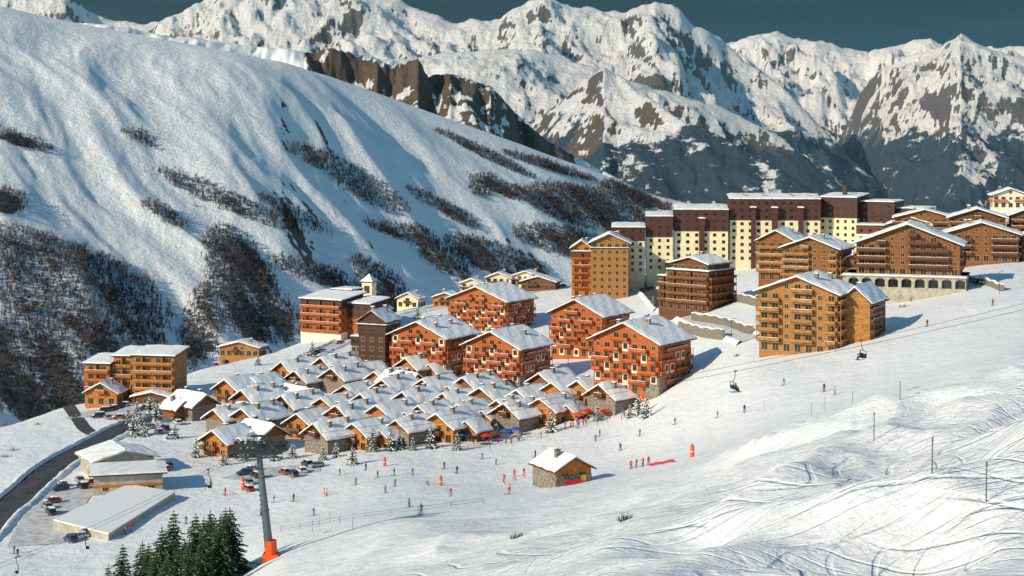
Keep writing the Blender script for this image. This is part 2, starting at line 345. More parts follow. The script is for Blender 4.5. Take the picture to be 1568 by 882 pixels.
# ---------------------------------------------------------------- buildings
class Bld:
    def __init__(s): s.p={};s.fr=(0,0,0,1,1)
    def g(s,n): return s.p.setdefault(n,Part())
    def pan(s,part,face,a0,a1,z0,z1,p0,p1,m):
        ox,oy,oz,W,D=s.fr;P_=s.g(part)
        if face=='f': P_.box(ox+a0,ox+a1,oy-p1,oy-p0,oz+z0,oz+z1,m)
        elif face=='b': P_.box(ox+a0,ox+a1,oy+D+p0,oy+D+p1,oz+z0,oz+z1,m)
        elif face=='r': P_.box(ox+p0,ox+p1,oy+a0,oy+a1,oz+z0,oz+z1,m)
        else: P_.box(ox-W-p1,ox-W-p0,oy+a0,oy+a1,oz+z0,oz+z1,m)
    def win(s,face,a,z,w,h,fr='frame',o=0):
        s.pan('windows',face,a-w/2,a+w/2,z,z+h,-.05,.03+o,'glass')
        if fr is None:
            s.pan('window_frames',face,a-w/2-.1,a+w/2+.1,z-.14,z,0,.14,'con');return
        s.pan('window_frames',face,a-w/2-.12,a-w/2,z-.12,z+h+.12,0,.09+o,fr);s.pan('window_frames',face,a+w/2,a+w/2+.12,z-.12,z+h+.12,0,.09+o,fr)
        s.pan('window_frames',face,a-w/2,a+w/2,z+h,z+h+.12,0,.088+o,fr);s.pan('window_frames',face,a-w/2,a+w/2,z-.14,z,0,.14+o,fr)
        s.pan('window_frames',face,a-.04,a+.04,z,z+h,.03+o,.07+o,fr)
    def balc(s,face,a0,a1,z,m,dp=1.4,post=0):
        s.pan('balconies',face,a0,a1,z-.18,z,0.01,dp,m);s.pan('balconies',face,a0,a1,z+.18,z+.95,dp-.08,dp,m);s.pan('balconies',face,a0,a1,z+1.0,z+1.08,dp-.12,dp+.04,m)
        if random.random()<.5: s.pan('balcony_snow',face,a0+.1,a1-.1,z+1.08,z+1.17,dp-.11,dp+.03,'snow')
        for a in (a0,a1-.08): s.pan('balconies',face,a,a+.08,z+.18,z+.95,.01,dp-.09,m)
        if post:
            for a in (a0,(a0+a1)/2,a1-.14): s.pan('balconies',face,a,a+.14,z+.0,z+post,dp-.25,dp-.11,m)
    def gable(s,ox,oy,oz,W,D,he,hr,st,wood='wred',rail='wbr',ov=1.3,cream=.5,base=None,chim=1,faces='frl',sth=.65,col=3.1,top=None,fnd=6,dark=None):
        s.fr=(ox,oy,oz,W,D);w=s.g('walls');rx=-W/2
        pr=[(-W,-fnd),(0,-fnd),(0,he),(rx,hr),(-W,he)]
        vs=[(ox+x,oy,oz+z) for x,z in pr]+[(ox+x,oy+D,oz+z) for x,z in pr]
        w.add(vs,[(0,1,2,3,4),(9,8,7,6,5),(1,6,7,2),(5,0,4,9),(2,7,8,3),(3,8,9,4)],wood)
        hs=he/st
        if base:
            for f,a0,a1 in (('f',-W-.1,.1),('r',0,D),('l',0,D)): s.pan('stone_base',f,a0,a1,-fnd,hs-.2,.0,.1,base)
        mm=(hr-he)/(W/2)
        for sd in (1,-1):
            xe=ox+(ov if sd>0 else -W-ov);ze=oz+he-mm*ov;xr=ox+rx;zr=oz+hr
            y0=oy-ov;y1=oy+D+ov*.6;t=.28
            s.g('roof').hexa([(xe,y0,ze+.01),(xe,y1,ze+.01),(xr,y1,zr+.01),(xr,y0,zr+.01),(xe,y0,ze+t),(xe,y1,ze+t),(xr,y1,zr+t),(xr,y0,zr+t)] if sd>0 else [(xe,y1,ze+.01),(xe,y0,ze+.01),(xr,y0,zr+.01),(xr,y1,zr+.01),(xe,y1,ze+t),(xe,y0,ze+t),(xr,y0,zr+t),(xr,y1,zr+t)],'wdk' if dark is None else dark)
            nx=max(4,int(D/1.5));ny=max(3,int(W/2/1.3))
            if sd>0: s.g('roof_snow').snow((xe-.1,y0+.1,ze+t),(xe-.1,y1-.1,ze+t),(xr,y1-.1,zr+t),(xr,y0+.1,zr+t),sth,nx,ny)
            else: s.g('roof_snow').snow((xe+.1,y1-.1,ze+t),(xe+.1,y0+.1,ze+t),(xr,y0+.1,zr+t),(xr,y1-.1,zr+t),sth,nx,ny)
        for a in (-W*.93,-W*.5,-W*.07):
            zt=he+mm*min(a+W,-a)-.35;s.pan('beams','f',a-.12,a+.12,zt,zt+.25,0,ov-.1,'wbr')
        def zmax(a): return he+mm*min(a+W,-a)-.5
        for face in faces:
            L=W if face=='f' else D;n=max(2,int(L/col));cw=L/n;off=-W if face=='f' else 0
            i=0
            while True:
                z=i*hs
                if face!='f' and i>=st: break
                if i>st+3: break
                run=None;any_=False
                for k in range(n+1):
                    ok=False;pt=False
                    if k<n:
                        a=off+(k+.5)*cw;zm=zmax(a) if face=='f' else he-.3
                        ok=z+2.35<zm;pt=((k*2+i*(1 if cream else 0)+ (0 if n%2 else k//2))%3==1)
                    if k<n and ok:
                        any_=True
                        if pt and i>0 or (cream and i==0 and k%2):
                            if cream and random.random()<(cream if i<st-1 else cream*.35):
                                s.pan('panels',face,a-cw*.34,a+cw*.34,z-.1,z+hs-.25,0,.07,'white');s.win(face,a,z+.8,1.15,1.35,'wbr',.09)
                            else: s.win(face,a,z+.95,1.1,1.15)
                        else:
                            s.win(face,a,z+.2,1.7,2.0,'frame')
                    if k<n and ok and not(pt and i>0) and i>0:
                        if run is None: run=off+k*cw+.15
                        end=off+(k+1)*cw-.15
                    else:
                        if run is not None:
                            s.balc(face,run,end,z,rail,1.6 if face=='f' else 1.1,hs if i<st-1 else 0);run=None
                if not any_: break
                i+=1
        for k in range(chim):
            cx=ox+rx+random.choice((-1,1))*random.uniform(.12,.25)*W;cy=oy+D*(k+random.uniform(.35,.7))/chim
            zc=oz+he+mm*min(cx-ox+W,ox-cx)
            s.g('chimneys').box(cx-.55,cx+.55,cy-.45,cy+.45,zc-.3,zc+2.1,'stone');s.g('chimneys').box(cx-.7,cx+.7,cy-.6,cy+.6,zc+2.1,zc+2.25,'dkmetal')
            s.g('chimneys').snow((cx-.65,cy-.55,zc+2.25),(cx+.65,cy-.55,zc+2.25),(cx+.65,cy+.55,zc+2.25),(cx-.65,cy+.55,zc+2.25),.3,2,2,jit=.03)
    def block(s,ox,oy,oz,W,D,h,st,wall='cream',top='mar',topst=2,faces='frl',col=3.2,balf='',rail='wbr',sth=.6,fnd=8,tilt=0,ov=.5,ww=1.3,base=None,fr='frame'):
        s.fr=(ox,oy,oz,W,D);hs=h/st;zt=h-topst*hs;w=s.g('walls')
        w.box(ox-W,ox,oy,oy+D,oz-fnd,oz+zt,wall)
        if topst: w.box(ox-W-.25,ox+.25,oy-.25,oy+D+.25,oz+zt,oz+h,top)
        if tilt: 
            a=oz+h;tm=top if topst else wall
            w.add([(ox,oy,a),(ox,oy+D,a),(ox,oy+D,a+tilt)],[(0,1,2)],tm);w.add([(ox-W,oy,a),(ox-W,oy+D,a+tilt),(ox-W,oy+D,a)],[(0,1,2)],tm)
            w.add([(ox-W,oy+D,a),(ox-W,oy+D,a+tilt),(ox,oy+D,a+tilt),(ox,oy+D,a)],[(0,1,2,3)],tm)
        o=ov;z0=oz+h;z1=oz+h+tilt;k=tilt/D*o
        s.g('roof').hexa([(ox-W-o,oy-o,z0-k+.02),(ox+o,oy-o,z0-k+.02),(ox+o,oy+D+o,z1+k+.02),(ox-W-o,oy+D+o,z1+k+.02),(ox-W-o,oy-o,z0-k+.35),(ox+o,oy-o,z0-k+.35),(ox+o,oy+D+o,z1+k+.35),(ox-W-o,oy+D+o,z1+k+.35)],'wdk')
        s.g('roof_snow').snow((ox-W-o+.1,oy-o+.1,z0-k+.35),(ox+o-.1,oy-o+.1,z0-k+.35),(ox+o-.1,oy+D+o-.1,z1+k+.35),(ox-W-o+.1,oy+D+o-.1,z1+k+.35),sth,max(4,int(W/2)),max(3,int(D/2)))
        if base:
            for f,a0,a1 in (('f',-W-.12,.12),('r',0,D),('l',0,D)): s.pan('stone_base',f,a0,a1,-fnd,hs,.0,.12,base)
        for f in faces:
            L=W if f=='f' else D;n=max(2,int(L/col));cw=L/n;off=-W if f=='f' else 0
            for i in range(st):
                if f in balf and i>0:
                    s.balc(f,off+.2,off+L-.2,i*hs,rail,1.3,hs if i<st-1 else 0)
                    for k2 in range(1,n,2): s.pan('balconies',f,off+k2*cw-.07,off+k2*cw+.07,i*hs,i*hs+hs-.2,.02,1.2,rail)
                for k2 in range(n):
                    a=off+(k2+.5)*cw
                    if f in balf: s.win(f,a,i*hs+.2,1.6,2.0)
                    else:
                        if i>=st-topst: s.pan('windows',f,a-ww/2,a+ww/2,i*hs+.9,i*hs+2.1,.0,.28,'glass')
                        else: s.win(f,a,i*hs+.85,ww,1.4,fr)
    def finish(s,name,loc,th):
        e=bpy.data.objects.new(name,None);e.empty_display_size=2;e.location=loc;e.rotation_euler=(0,0,th);sc.collection.objects.link(e)
        for k,p in s.p.items():
            if p.f: obj(k,p.mesh(name+'_'+k),par=e)
        return e
R=math.radians
def place(b,name,u,v,th,dz=0,**k):
    x,y,z=at(u,v,**k);return b.finish(name,(x,y,z+dz),R(th))
for (u,v,th,W,D,he,hr,st,ch) in [(682,580,-33,24,20,14.5,19.3,5,4),(795,600,-33,22,20,14.5,19.3,5,4),(922,549,-34,22,20,15.5,20.5,5,4),(1008,607,-36,22.5,19,15.5,20.5,5,4),(774,512,-33,28,22,13.5,18.6,5,4)]:
    b=Bld();b.gable(0,0,0,W,D,he,hr,st,'wred','wred',1.7,.85,chim=ch,dark='wbr')
    b.fr=(0,0,0,W,D);b.pan('stone_tower','r',-.15,4.2,-6,he*.45,0,.35,'stone');b.pan('stone_tower','f',-4,0.0,-6,he*.22,0,.25,'stone')
    place(b,'apartment_chalet',u,v,th)
b=Bld();b.gable(0,0,0,22.5,17,16.5,20.6,6,'wgold','wgold',1.5,.0,chim=2,dark='wbr',fnd=9);b.gable(7.5,5,0,8,14,14.5,18,5,'wgold','wbr',1.0,0,chim=1,faces='r',base='stone',dark='wbr')
place(b,'wooden_residence',1282,534,-30,dz=-1.8)
b=Bld();b.gable(0,0,0,21,18,13,16.8,5,'wmid','wgold',1.5,.0,chim=2,dark='wdk');b.gable(-19,7,0,14,16,15,18.5,5,'wmid','wgold',1.3,0,chim=1,dark='wdk');b.gable(9,6,-1,10,14,9,11.5,3,'wmid','wgold',1.2,0,chim=0,faces='fr',dark='wdk')
place(b,'wooden_residence',1283,436,-28)
b=Bld();b.gable(0,0,4.5,32,18,10,16,4,'wmid','wbr',1.6,.0,chim=2,fnd=1,dark='wdk')
w=b.g('arcade')
w.box(-36,2,-4,18,-8,1.0,'con');w.box(-36,2,-3.0,18,1.0,4.6,'con')
for k in range(9):
    xa=-35+k*4.1
    w.box(xa,xa+.9,-4,-3.0,1.0,4.3,'con')
    pts=[(xa+.9+1.6*(1-math.cos(math.pi*q/8)),2.6+1.4*math.sin(math.pi*q/8)) for q in range(9)]
    for q in range(8):
        (xq,zq),(xr_,zr_)=pts[q],pts[q+1]
        w.hexa([(xq,-3.95,zq),(xr_,-3.95,zr_),(xr_,-3.05,zr_),(xq,-3.05,zq),(xq,-3.95,4.3),(xr_,-3.95,4.3),(xr_,-3.05,4.3),(xq,-3.05,4.3)],'con')
    b.g('windows').box(xa+1.1,xa+3.9,-3.03,-2.9,1.05,3.4,'glass')
w.box(-36.4,2.4,-4.4,18,4.3,4.6,'con');b.g('roof_snow').snow((-36.3,-4.3,4.6),(2.3,-4.3,4.6),(2.3,-.2,4.6),(-36.3,-.2,4.6),.35,20,3)
place(b,'wooden_residence',1470,446,-18)
b=Bld();b.gable(0,0,0,26,16,10,14,4,'wmid','wbr',1.4,0,chim=2,dark='wdk');b.gable(16,4,0,15,14,9,12.5,3,'wmid','wbr',1.4,0,chim=1,dark='wdk');place(b,'wooden_residence',1560,402,-16)
b=Bld();b.gable(0,0,0,22,14,10,13.5,4,'wbr','wmid',1.4,0,chim=2,dark='wdk');b.gable(20,3,1,18,14,10,13.5,4,'wbr','wmid',1.4,0,chim=2,dark='wdk');place(b,'wooden_residence',1540,372,-14)
b=Bld();b.gable(0,0,0,26,14,8,11.5,3,'wmid','wbr',1.4,0,chim=2,dark='wdk');place(b,'wooden_residence',1462,362,-14)
b=Bld();b.gable(0,0,0,17,12,6,9,2,'white','wor',1.4,0,chim=1,dark='wbr');place(b,'mountain_chalet',1575,318,-10)
b=Bld();b.gable(0,0,0,20,14,8,11,3,'wmid','wbr',1.4,0,chim=1,dark='wdk');b.block(-22,2,0,12,10,7,2,'white','wbr',1);place(b,'wooden_residence',1430,372,-16)
b=Bld();b.block(0,0,0,19,18,15,5,'wbr','wbr',0,balf='fr',rail='wmid',tilt=0);b.gable(-1,1,15,16,15,2.8,5,1,'wbr','wmid',1.2,0,chim=2,fnd=0,dark='wdk')
b.block(-19,3,0,6,14,12,4,'wbr','wbr',0,balf='f',rail='wmid');place(b,'terraced_wooden_building',1085,478,-40)
b=Bld();b.block(0,0,0,17,16,22,7,'wgold','wgold',0,faces='frl',col=3.4,ww=1.2,sth=.3);b.gable(0,0,22,17,16,2.6,6.5,1,'wgold','wgold',1.5,0,chim=2,fnd=.2,dark='wdk');b.block(-17,4,0,9,12,20,6,'wor','wbr',1,balf='f',rail='wred');b.gable(-17,4,20,9,12,2,5,1,'wor','wor',1.2,0,chim=1,fnd=.2,dark='wdk')
place(b,'orange_apartment_tower',962,455,-6)
b=Bld();K=dict(fr=None)
b.block(0,0,0,42,15,29,9,'cream','mar',3,faces='frl',col=3.8,ww=1.5,tilt=1.5,**K)
b.block(-20,-3,0,2.5,4,25,8,'mar','mar',1,faces='');b.block(-30,-2,0,2.2,3,25,8,'mar','mar',0,faces='');b.block(-8,-2,0,2.2,3,25,8,'mar','mar',0,faces='')
b.block(-43,-3,-2,25,15,26,8,'cream','mar',3,faces='frl',col=3.6,ww=1.5,tilt=1.5,**K);b.block(-54,-5,-2,2.5,4,22,7,'mar','mar',1,faces='')
b.block(-69,-6,-4,12,15,25,8,'cream','mar',3,faces='frl',col=3.4,tilt=1,**K);b.block(-82,-9,-5,15,15,21,7,'cream','mar',2,faces='frl',col=3.4,tilt=1,**K)
b.block(-8,-10,-3,22,9,7,2,'white','mar',1,faces='fl');b.block(-50,-14,-6,22,9,6,2,'white','wbr',1,faces='fl')
for x_ in (-6,-14,-27,-36,-50,-62): b.g('chimneys').box(x_,x_+1.6,5,6.4,27,32 if x_>-45 else 28,'con')
place(b,'long_apartment_building',1256,396,-4)
b=Bld();b.block(0,0,0,18,22,28,9,'cream','mar',3,faces='frl',col=3.4,tilt=1,**K);b.block(16,6,0,16,20,26,8,'mar','mar',2,faces='fr',col=3.4,**K);b.block(30,10,0,14,18,23,7,'mar','mar',2,faces='fr',col=3.4,**K)
b.g('chimneys').box(-9,-7,8,10,28,34,'mar')
place(b,'maroon_apartment_building',1312,362,-26)
b=Bld();b.block(0,0,0,20,17,16.5,5,'wred','mar',1,faces='frl',col=3.2,base='white',ww=1.2,tilt=1.6,ov=1.0,balf='f',rail='wred')
b.block(11,5,0,11,14,15,5,'wred','mar',2,faces='fr',tilt=1.2,ov=.8);b.block(-6,17,0,10,8,19,6,'mar','mar',1,faces='');place(b,'red_apartment_block',522,522,-28)
b=Bld();b.gable(-4,0,0,10,14,6,10,2,'cream','wbr',1,0,chim=0,dark='wdk')
t_=b.g('bell_tower');t_.box(-3.9,1.1,0,5,-5,17,'cream');t_.box(-4.2,1.4,-.3,5.3,17,17.5,'wdk');t_.box(-2.8,0,-.06,5.06,12,15.5,'wdk')
t_.add([(-4.6,-.7,17.5),(1.8,-.7,17.5),(1.8,5.7,17.5),(-4.6,5.7,17.5),(-1.4,2.5,21)],[(0,1,4),(1,2,4),(2,3,4),(3,0,4)],'snow')
place(b,'chapel',566,487,-20)
b=Bld();b.block(0,0,0,11,12,17,5,'wdk','wdk',1,faces='fr',base='stone',ov=.8,sth=.3);b.gable(0,0,17.2,11,12,1.4,5,1,'wdk','wdk',.9,0,chim=2,faces='',fnd=.2,dark='wbr',sth=.3)
b.block(-11,2,0,4,9,12,4,'stone','wdk',1,faces='f');b.block(8,4,0,8,9,13,4,'stone','wdk',1,faces='fr');place(b,'stone_tower_building',590,570,-22)
for (u,v,th,W,D,he,hr,wd) in [(583,500,-24,12,10,7,10.5,'wbr'),(560,496,-24,8,8,6,9,'cream'),(640,470,-20,11,9,4,6.5,'cream'),(396,530,-12,17,9,3.4,5.6,'wgold'),(738,443,-12,11,8,5,7,'cream'),(782,434,-12,13,9,5,7.5,'cream'),(826,428,-16,15,10,4,6.5,'cream'),(850,444,-16,17,10,3.6,6,'wbr'),(700,470,-20,12,9,4,6,'wor')]:
    b=Bld();b.gable(0,0,0,W,D,he,hr,2,wd,'wbr',1.0,0,chim=1,dark='wbr',col=2.8);place(b,'mountain_chalet',u,v,th)
b=Bld();b.block(0,0,0,14.5,12,14.5,5,'wgold','wor',0,balf='f',rail='wor',tilt=1.2,ov=.8);b.block(-15,1,0,7,11,14,4,'wor','wor',0,balf='f',rail='wgold',tilt=1.2,ov=.8);b.block(-22.5,-1,0,9,12,11.5,4,'wgold','wor',0,balf='f',rail='wred',tilt=1.2,ov=.8)
b.gable(-17,-8,-1,11,9,4,7,1,'wor','wor',1.1,0,chim=1,dark='wbr');b.gable(2,-7,-1,14,5,2.6,4.2,1,'wbr','wor',.8,0,chim=0,dark='wbr')
place(b,'wooden_hotel',266,612,-10)
# chalet village
CH=[(348,702),(502,697),(562,690),(626,684),(694,679),
(436,688),(392,672),(476,673),(538,668),(600,664),(660,660),(722,657),(782,652),
(345,668),(420,655),(452,650),(512,647),(572,644),(636,641),(696,638),(756,636),(815,640),
(430,632),(488,628),(546,625),(606,622),(668,620),(728,618),
(405,615),(470,606),(528,604),(590,603),(650,606),
(448,590),(508,586),(560,592),(905,622),(942,636),(868,628),(846,612),(640,585),
(330,640),(388,640),(365,620),(795,664),(850,652)]
varr=[]
for k in range(6):
    b=Bld();W=random.uniform(8.6,10.4);D=random.uniform(11,13.5);he=random.uniform(4.0,5.2);hr=he+W/2*.58
    wd=random.choice(('wor','wmid','wgold','wor'))
    b.gable(0,0,0,W,D,he,hr,1 if k%2 else 2,wd,'wbr' if k%3 else 'wmid',1.4,0,base='stone' if k%2 else None,chim=1+(k%2),dark='wbr',sth=.75,fnd=3,col=2.6)
    if k%2==0: b.gable(W*.42,D*.38,-.4,W*.62,D*.5,he*.8,hr*.78,1,wd,'wbr',1.1,0,chim=0,faces='fr',dark='wbr',fnd=3)
    else: b.gable(-W*.75,D*.3,-.2,W*.6,D*.55,he*.85,hr*.8,1,wd,'wor',1.1,0,chim=1,faces='f',dark='wbr',fnd=3)
    varr.append({kk:p.mesh('chalet_'+kk) for kk,p in b.p.items() if p.f})
for i,(u,v) in enumerate(CH):
    x,y,z=at(u,v);th=-40+random.uniform(-7,7)
    if i%9==5: th+=88
    e=bpy.data.objects.new('timber_chalet',None);e.location=(x,y,z-.2);e.rotation_euler=(0,0,R(th));s_=random.uniform(.95,1.12);e.scale=(s_,s_,s_);sc.collection.objects.link(e)
    for kk,me in varr[(i*5+i//6)%6].items(): obj(kk,me,par=e)
b=Bld();b.gable(0,0,0,8.5,10,2.9,5.2,1,'wor','wbr',.9,0,base=None,chim=1,faces='f',dark='wbr',sth=.4,fnd=2)
b.fr=(0,0,0,8.5,10);b.pan('stone_base','f',-8.6,.1,-2,1.6,.0,.12,'stone');b.pan('stone_base','l',0,10,-2,2.9,.0,.15,'stone');b.pan('banner','f',-7.5,-3.2,-.1,1.0,1.6,1.68,'red');b.pan('banner','f',-2.6,-1.4,.3,1.5,.3,.36,'yellow')
place(b,'piste_hut',905,736,28)
b=Bld();b.block(0,0,0,17,12,4.6,1,'con','wbr',0,faces='f',sth=.5,tilt=-.0,ov=1.2,col=5,fnd=3);b.fr=(0,0,0,17,12);b.pan('dark_opening','l',2,10,0,3.8,0,.05,'wdk');b.pan('band','f',-16.9,-.1,1.6,2.2,.0,.1,'wor')  # flat dark panel on the left wall paints the dark of an open end
place(b,'lift_station',249,752,14)
b=Bld();b.gable(0,0,0,16,14,4.2,6.2,1,'con','wbr',1.4,0,chim=0,faces='f',sth=.6,col=5,fnd=3,dark='con');place(b,'lift_station',236,722,30)
# ---------------------------------------------------------------- platform (retaining wall)
pl=[at(*q) for q in [(82,812),(166,828),(268,765),(196,752)]]
zt=max(p[2] for p in pl[:3])+1.4
pp=Part();vs=[(p[0],p[1],zt) for p in pl]+[(p[0],p[1],zt-7) for p in pl]
pp.add(vs,[(0,1,5,4),(1,2,6,5),(2,3,7,6),(3,0,4,7)],'con');pp.add([(v[0],v[1],v[2]+.25) for v in vs[:4]]+vs[:4],[(0,1,2,3),(0,1,5,4),(1,2,6,5),(2,3,7,6),(3,0,4,7)],'snow')
obj('retaining_wall',pp.mesh('retaining_wall'))
def drape(name,pts,w,m,h=.12,ny=4,bank=True,dense=2.):
    W_=[Vector(at(*q)[:2]+(0,)) for q in pts]
    out=[]
    for i in range(len(W_)-1):
        p0=W_[max(0,i-1)];p1=W_[i];p2=W_[i+1];p3=W_[min(len(W_)-1,i+2)];n=max(2,int((p2-p1).length/dense))
        for k in range(n):
            t=k/n;out.append(.5*((2*p1)+(p2-p0)*t+(2*p0-5*p1+4*p2-p3)*t*t+(3*p1-p0-3*p2+p3)*t*t*t))
    out.append(W_[-1]);P1=Part();B1=Part()
    def prof(offs,hs_,part,m_):
        vs=[];n=len(offs)
        for i,p in enumerate(out):
            tg=(out[min(i+1,len(out)-1)]-out[max(i-1,0)]).normalized();nm=Vector((-tg.y,tg.x,0))
            for o,hh in zip(offs,hs_):
                q=p+nm*o;vs.append((q.x,q.y,gz(q.x,q.y)+hh+(random.uniform(-.15,.25) if hh>.4 else 0)))
        part.add(vs,[(i*n+j,i*n+j+1,(i+1)*n+j+1,(i+1)*n+j) for i in range(len(out)-1) for j in range(n-1)],m_)
    prof([w*(j/ny-.5) for j in range(ny+1)],[h]*(ny+1),P1,m)
    obj(name,P1.mesh(name,True))
    if bank:
        for s_ in (1,-1): prof([s_*(w/2-.1),s_*(w/2+.5),s_*(w/2+1.2),s_*(w/2+2.4)],[h-.05,.8,.85,-.1],B1,'snow')
        obj('snow_bank',B1.mesh('snow_bank',True))
drape('road',[(-60,850),(-10,795),(25,765),(65,728),(115,695),(165,668),(205,650),(240,642),(275,628)],8.5,'asph')
drape('road',[(150,668),(128,655),(112,632),(104,612),(112,602)],4,'asph',bank=False)
drape('road',[(470,548),(510,530),(545,512),(600,490),(640,478),(700,462)],6,'slush')
drape('road',[(1020,470),(1000,450),(985,438),(990,425),(1010,412)],7,'asph')
drape('road',[(1150,520),(1110,505),(1060,488),(1020,470)],5,'slush',bank=True)
drape('car_park',[(60,835),(80,790),(100,760),(140,745)],14,'slush',bank=False)
drape('car_park',[(130,640),(170,628),(240,640)],14,'slush',bank=False)
drape('car_park',[(365,735),(420,722),(490,716)],12,'slush',bank=False)
drape('car_park',[(790,450),(830,440),(880,432)],16,'slush',bank=False)
def wall(name,pts,h,m='stone'):
    W_=[];
    for a,b_ in zip(pts[:-1],pts[1:]):
        A=Vector(at(*a));B=Vector(at(*b_));n=max(1,int((B-A).length/3))
        W_+=[A.lerp(B,k/n) for k in range(n)]
    W_.append(Vector(at(*pts[-1])));p=Part()
    for i in range(len(W_)-1):
        A,B=W_[i],W_[i+1];za=gz(A.x,A.y);zb=gz(B.x,B.y);n=(B-A);n=Vector((-n.y,n.x,0)).normalized()*.4;hh=h+math.sin(i*1.3)*.25
        p.hexa([(A.x-n.x,A.y-n.y,za-1),(B.x-n.x,B.y-n.y,zb-1),(B.x+n.x,B.y+n.y,zb-1),(A.x+n.x,A.y+n.y,za-1),(A.x-n.x,A.y-n.y,za+hh),(B.x-n.x,B.y-n.y,zb+hh),(B.x+n.x,B.y+n.y,zb+hh),(A.x+n.x,A.y+n.y,za+hh)],m)
        p.hexa([(A.x-n.x,A.y-n.y,za+hh+.01),(B.x-n.x,B.y-n.y,zb+hh+.01),(B.x+n.x,B.y+n.y,zb+hh+.01),(A.x+n.x,A.y+n.y,za+hh+.01),(A.x-n.x*.8,A.y-n.y*.8,za+hh+.35),(B.x-n.x*.8,B.y-n.y*.8,zb+hh+.35),(B.x+n.x*.8,B.y+n.y*.8,zb+hh+.35),(A.x+n.x*.8,A.y+n.y*.8,za+hh+.35)],'snow')
    obj(name,p.mesh(name))
wall('stone_retaining_wall',[(1040,505),(1075,516),(1108,520)],3.2)
wall('stone_retaining_wall',[(1060,490),(1110,498),(1152,512)],2.6)
wall('stone_retaining_wall',[(1085,462),(1130,462),(1165,470)],3)
wall('stone_retaining_wall',[(1478,432),(1510,436),(1535,446)],1.8)
# ---------------------------------------------------------------- fences
def fence(name,pts,h,m,net=None,post='dkmetal',sp=3):
    p=Part()
    for a,b_ in zip(pts[:-1],pts[1:]):
        A=Vector(at(*a));B=Vector(at(*b_));n=max(1,int((B-A).length/sp));pr=None
        for k in range(n+1):
            q=A.lerp(B,k/n);q.z=gz(q.x,q.y);p.cyl(q-Vector((0,0,.3)),q+Vector((0,0,h)),.05,.05,5,post)
            if pr is not None:
                if net: p.hexa([(pr.x,pr.y-.02,pr.z+.1),(q.x,q.y-.02,q.z+.1),(q.x,q.y+.02,q.z+.1),(pr.x,pr.y+.02,pr.z+.1),(pr.x,pr.y-.02,pr.z+h),(q.x,q.y-.02,q.z+h),(q.x,q.y+.02,q.z+h),(pr.x,pr.y+.02,pr.z+h)],net)
                else:
                    for zz in (.5,.95): p.cyl(pr+Vector((0,0,h*zz)),q+Vector((0,0,h*zz)),.03,.03,4,m)
            pr=q
    obj(name,p.mesh(name))
fence('safety_net_fence',[(995,714),(1012,711),(1032,708)],.6,'red',net='red')
fence('orange_fence',[(200,790),(232,776),(266,760)],1.1,'orange',net='orange')
fence('wooden_fence',[(700,690),(750,686),(800,676),(850,660),(930,648)],1.0,'wbr',post='wbr')
fence('rope_fence',[(430,815),(520,800),(640,786),(740,772)],1.1,'dkmetal',post='grey',sp=6)
fence('road_guard_rail',[(30,765),(70,733),(120,700),(165,674)],.8,'metal')
# ---------------------------------------------------------------- conifers
def conifer(h,r,tiers,br,snowy,seed):
    rnd=random.Random(seed);p=Part();p.cyl((0,0,-.5),(0,0,h*.97),h*.018+.05,.03,7,'bark')
    for t in range(tiers):
        f=t/(tiers-1);z=h*(.08+.90*f);rr=r*(1-f)**.72*(.72+.45*rnd.random())+.12
        nb=max(4,int(br*(1-f*.55)));a0=rnd.random()*6
        for k in range(nb):
            a=a0+2*math.pi*k/nb+rnd.uniform(-.25,.25);L=rr*rnd.uniform(.6,1.18);dz=-L*rnd.uniform(.12,.36)
            c,s=math.cos(a),math.sin(a);n=max(3,int(L/.32))
            for j in range(n):
                q=(j+.7)/n;x=L*q;zz=z+dz*q*q+.05*rnd.uniform(-1,1);w=(.10+.16*L)*(1.15-q)*rnd.uniform(.7,1.3)+.05;l=L/n*1.5
                px,py=c*x,s*x;tx,ty=-s,c;tl=rnd.uniform(-.25,.05)
                m='snow' if rnd.random()<snowy else ('needle' if rnd.random()<.7 else 'needle2')
                v0=(px-c*l*.5,py-s*l*.5,zz+.04);v1=(px+tx*w,py+ty*w,zz-w*.45+tl);v2=(px+c*l*.7,py+s*l*.7,zz+tl*.4);v3=(px-tx*w,py-ty*w,zz-w*.45+tl)
                p.add([v0,v1,v2,v3],[(0,1,2),(0,2,3)],m)
    p.add([(.06,0,h*.93),(-.06,0.05,h*.93),(0,0,h*1.04)],[(0,1,2)],'needle')
    return p.mesh('conifer_mesh')
big=[conifer(13+k,4.2+.25*k,26,17,.02,k) for k in range(4)]
for i,(u,d,s) in enumerate([(116,243,.66),(134,250,.76),(158,240,.70),(188,248,.94),(208,238,.84),(228,252,.96),(248,246,1.04),(266,255,1.08),(283,242,.92),(300,250,1.08),(322,246,.98),(338,238,.84),(352,250,1.02),(200,234,.70),(256,232,.76),(290,232,.74),(174,254,.80),(312,256,.96),(146,236,.62),(240,236,.84),(328,254,1.0),(272,236,.84),(218,256,.92),(310,236,.76),(180,240,.74),(345,256,.94),(126,238,.6),(166,248,.76)]):
    x=(u-CU)/F*d;obj('pine_tree',big[i%4],(x,d,gz(x,d)-.3),i*1.7,scale=s*.88)
sml=[conifer(5.5,1.7,13,9,.35,20+k) for k in range(3)]
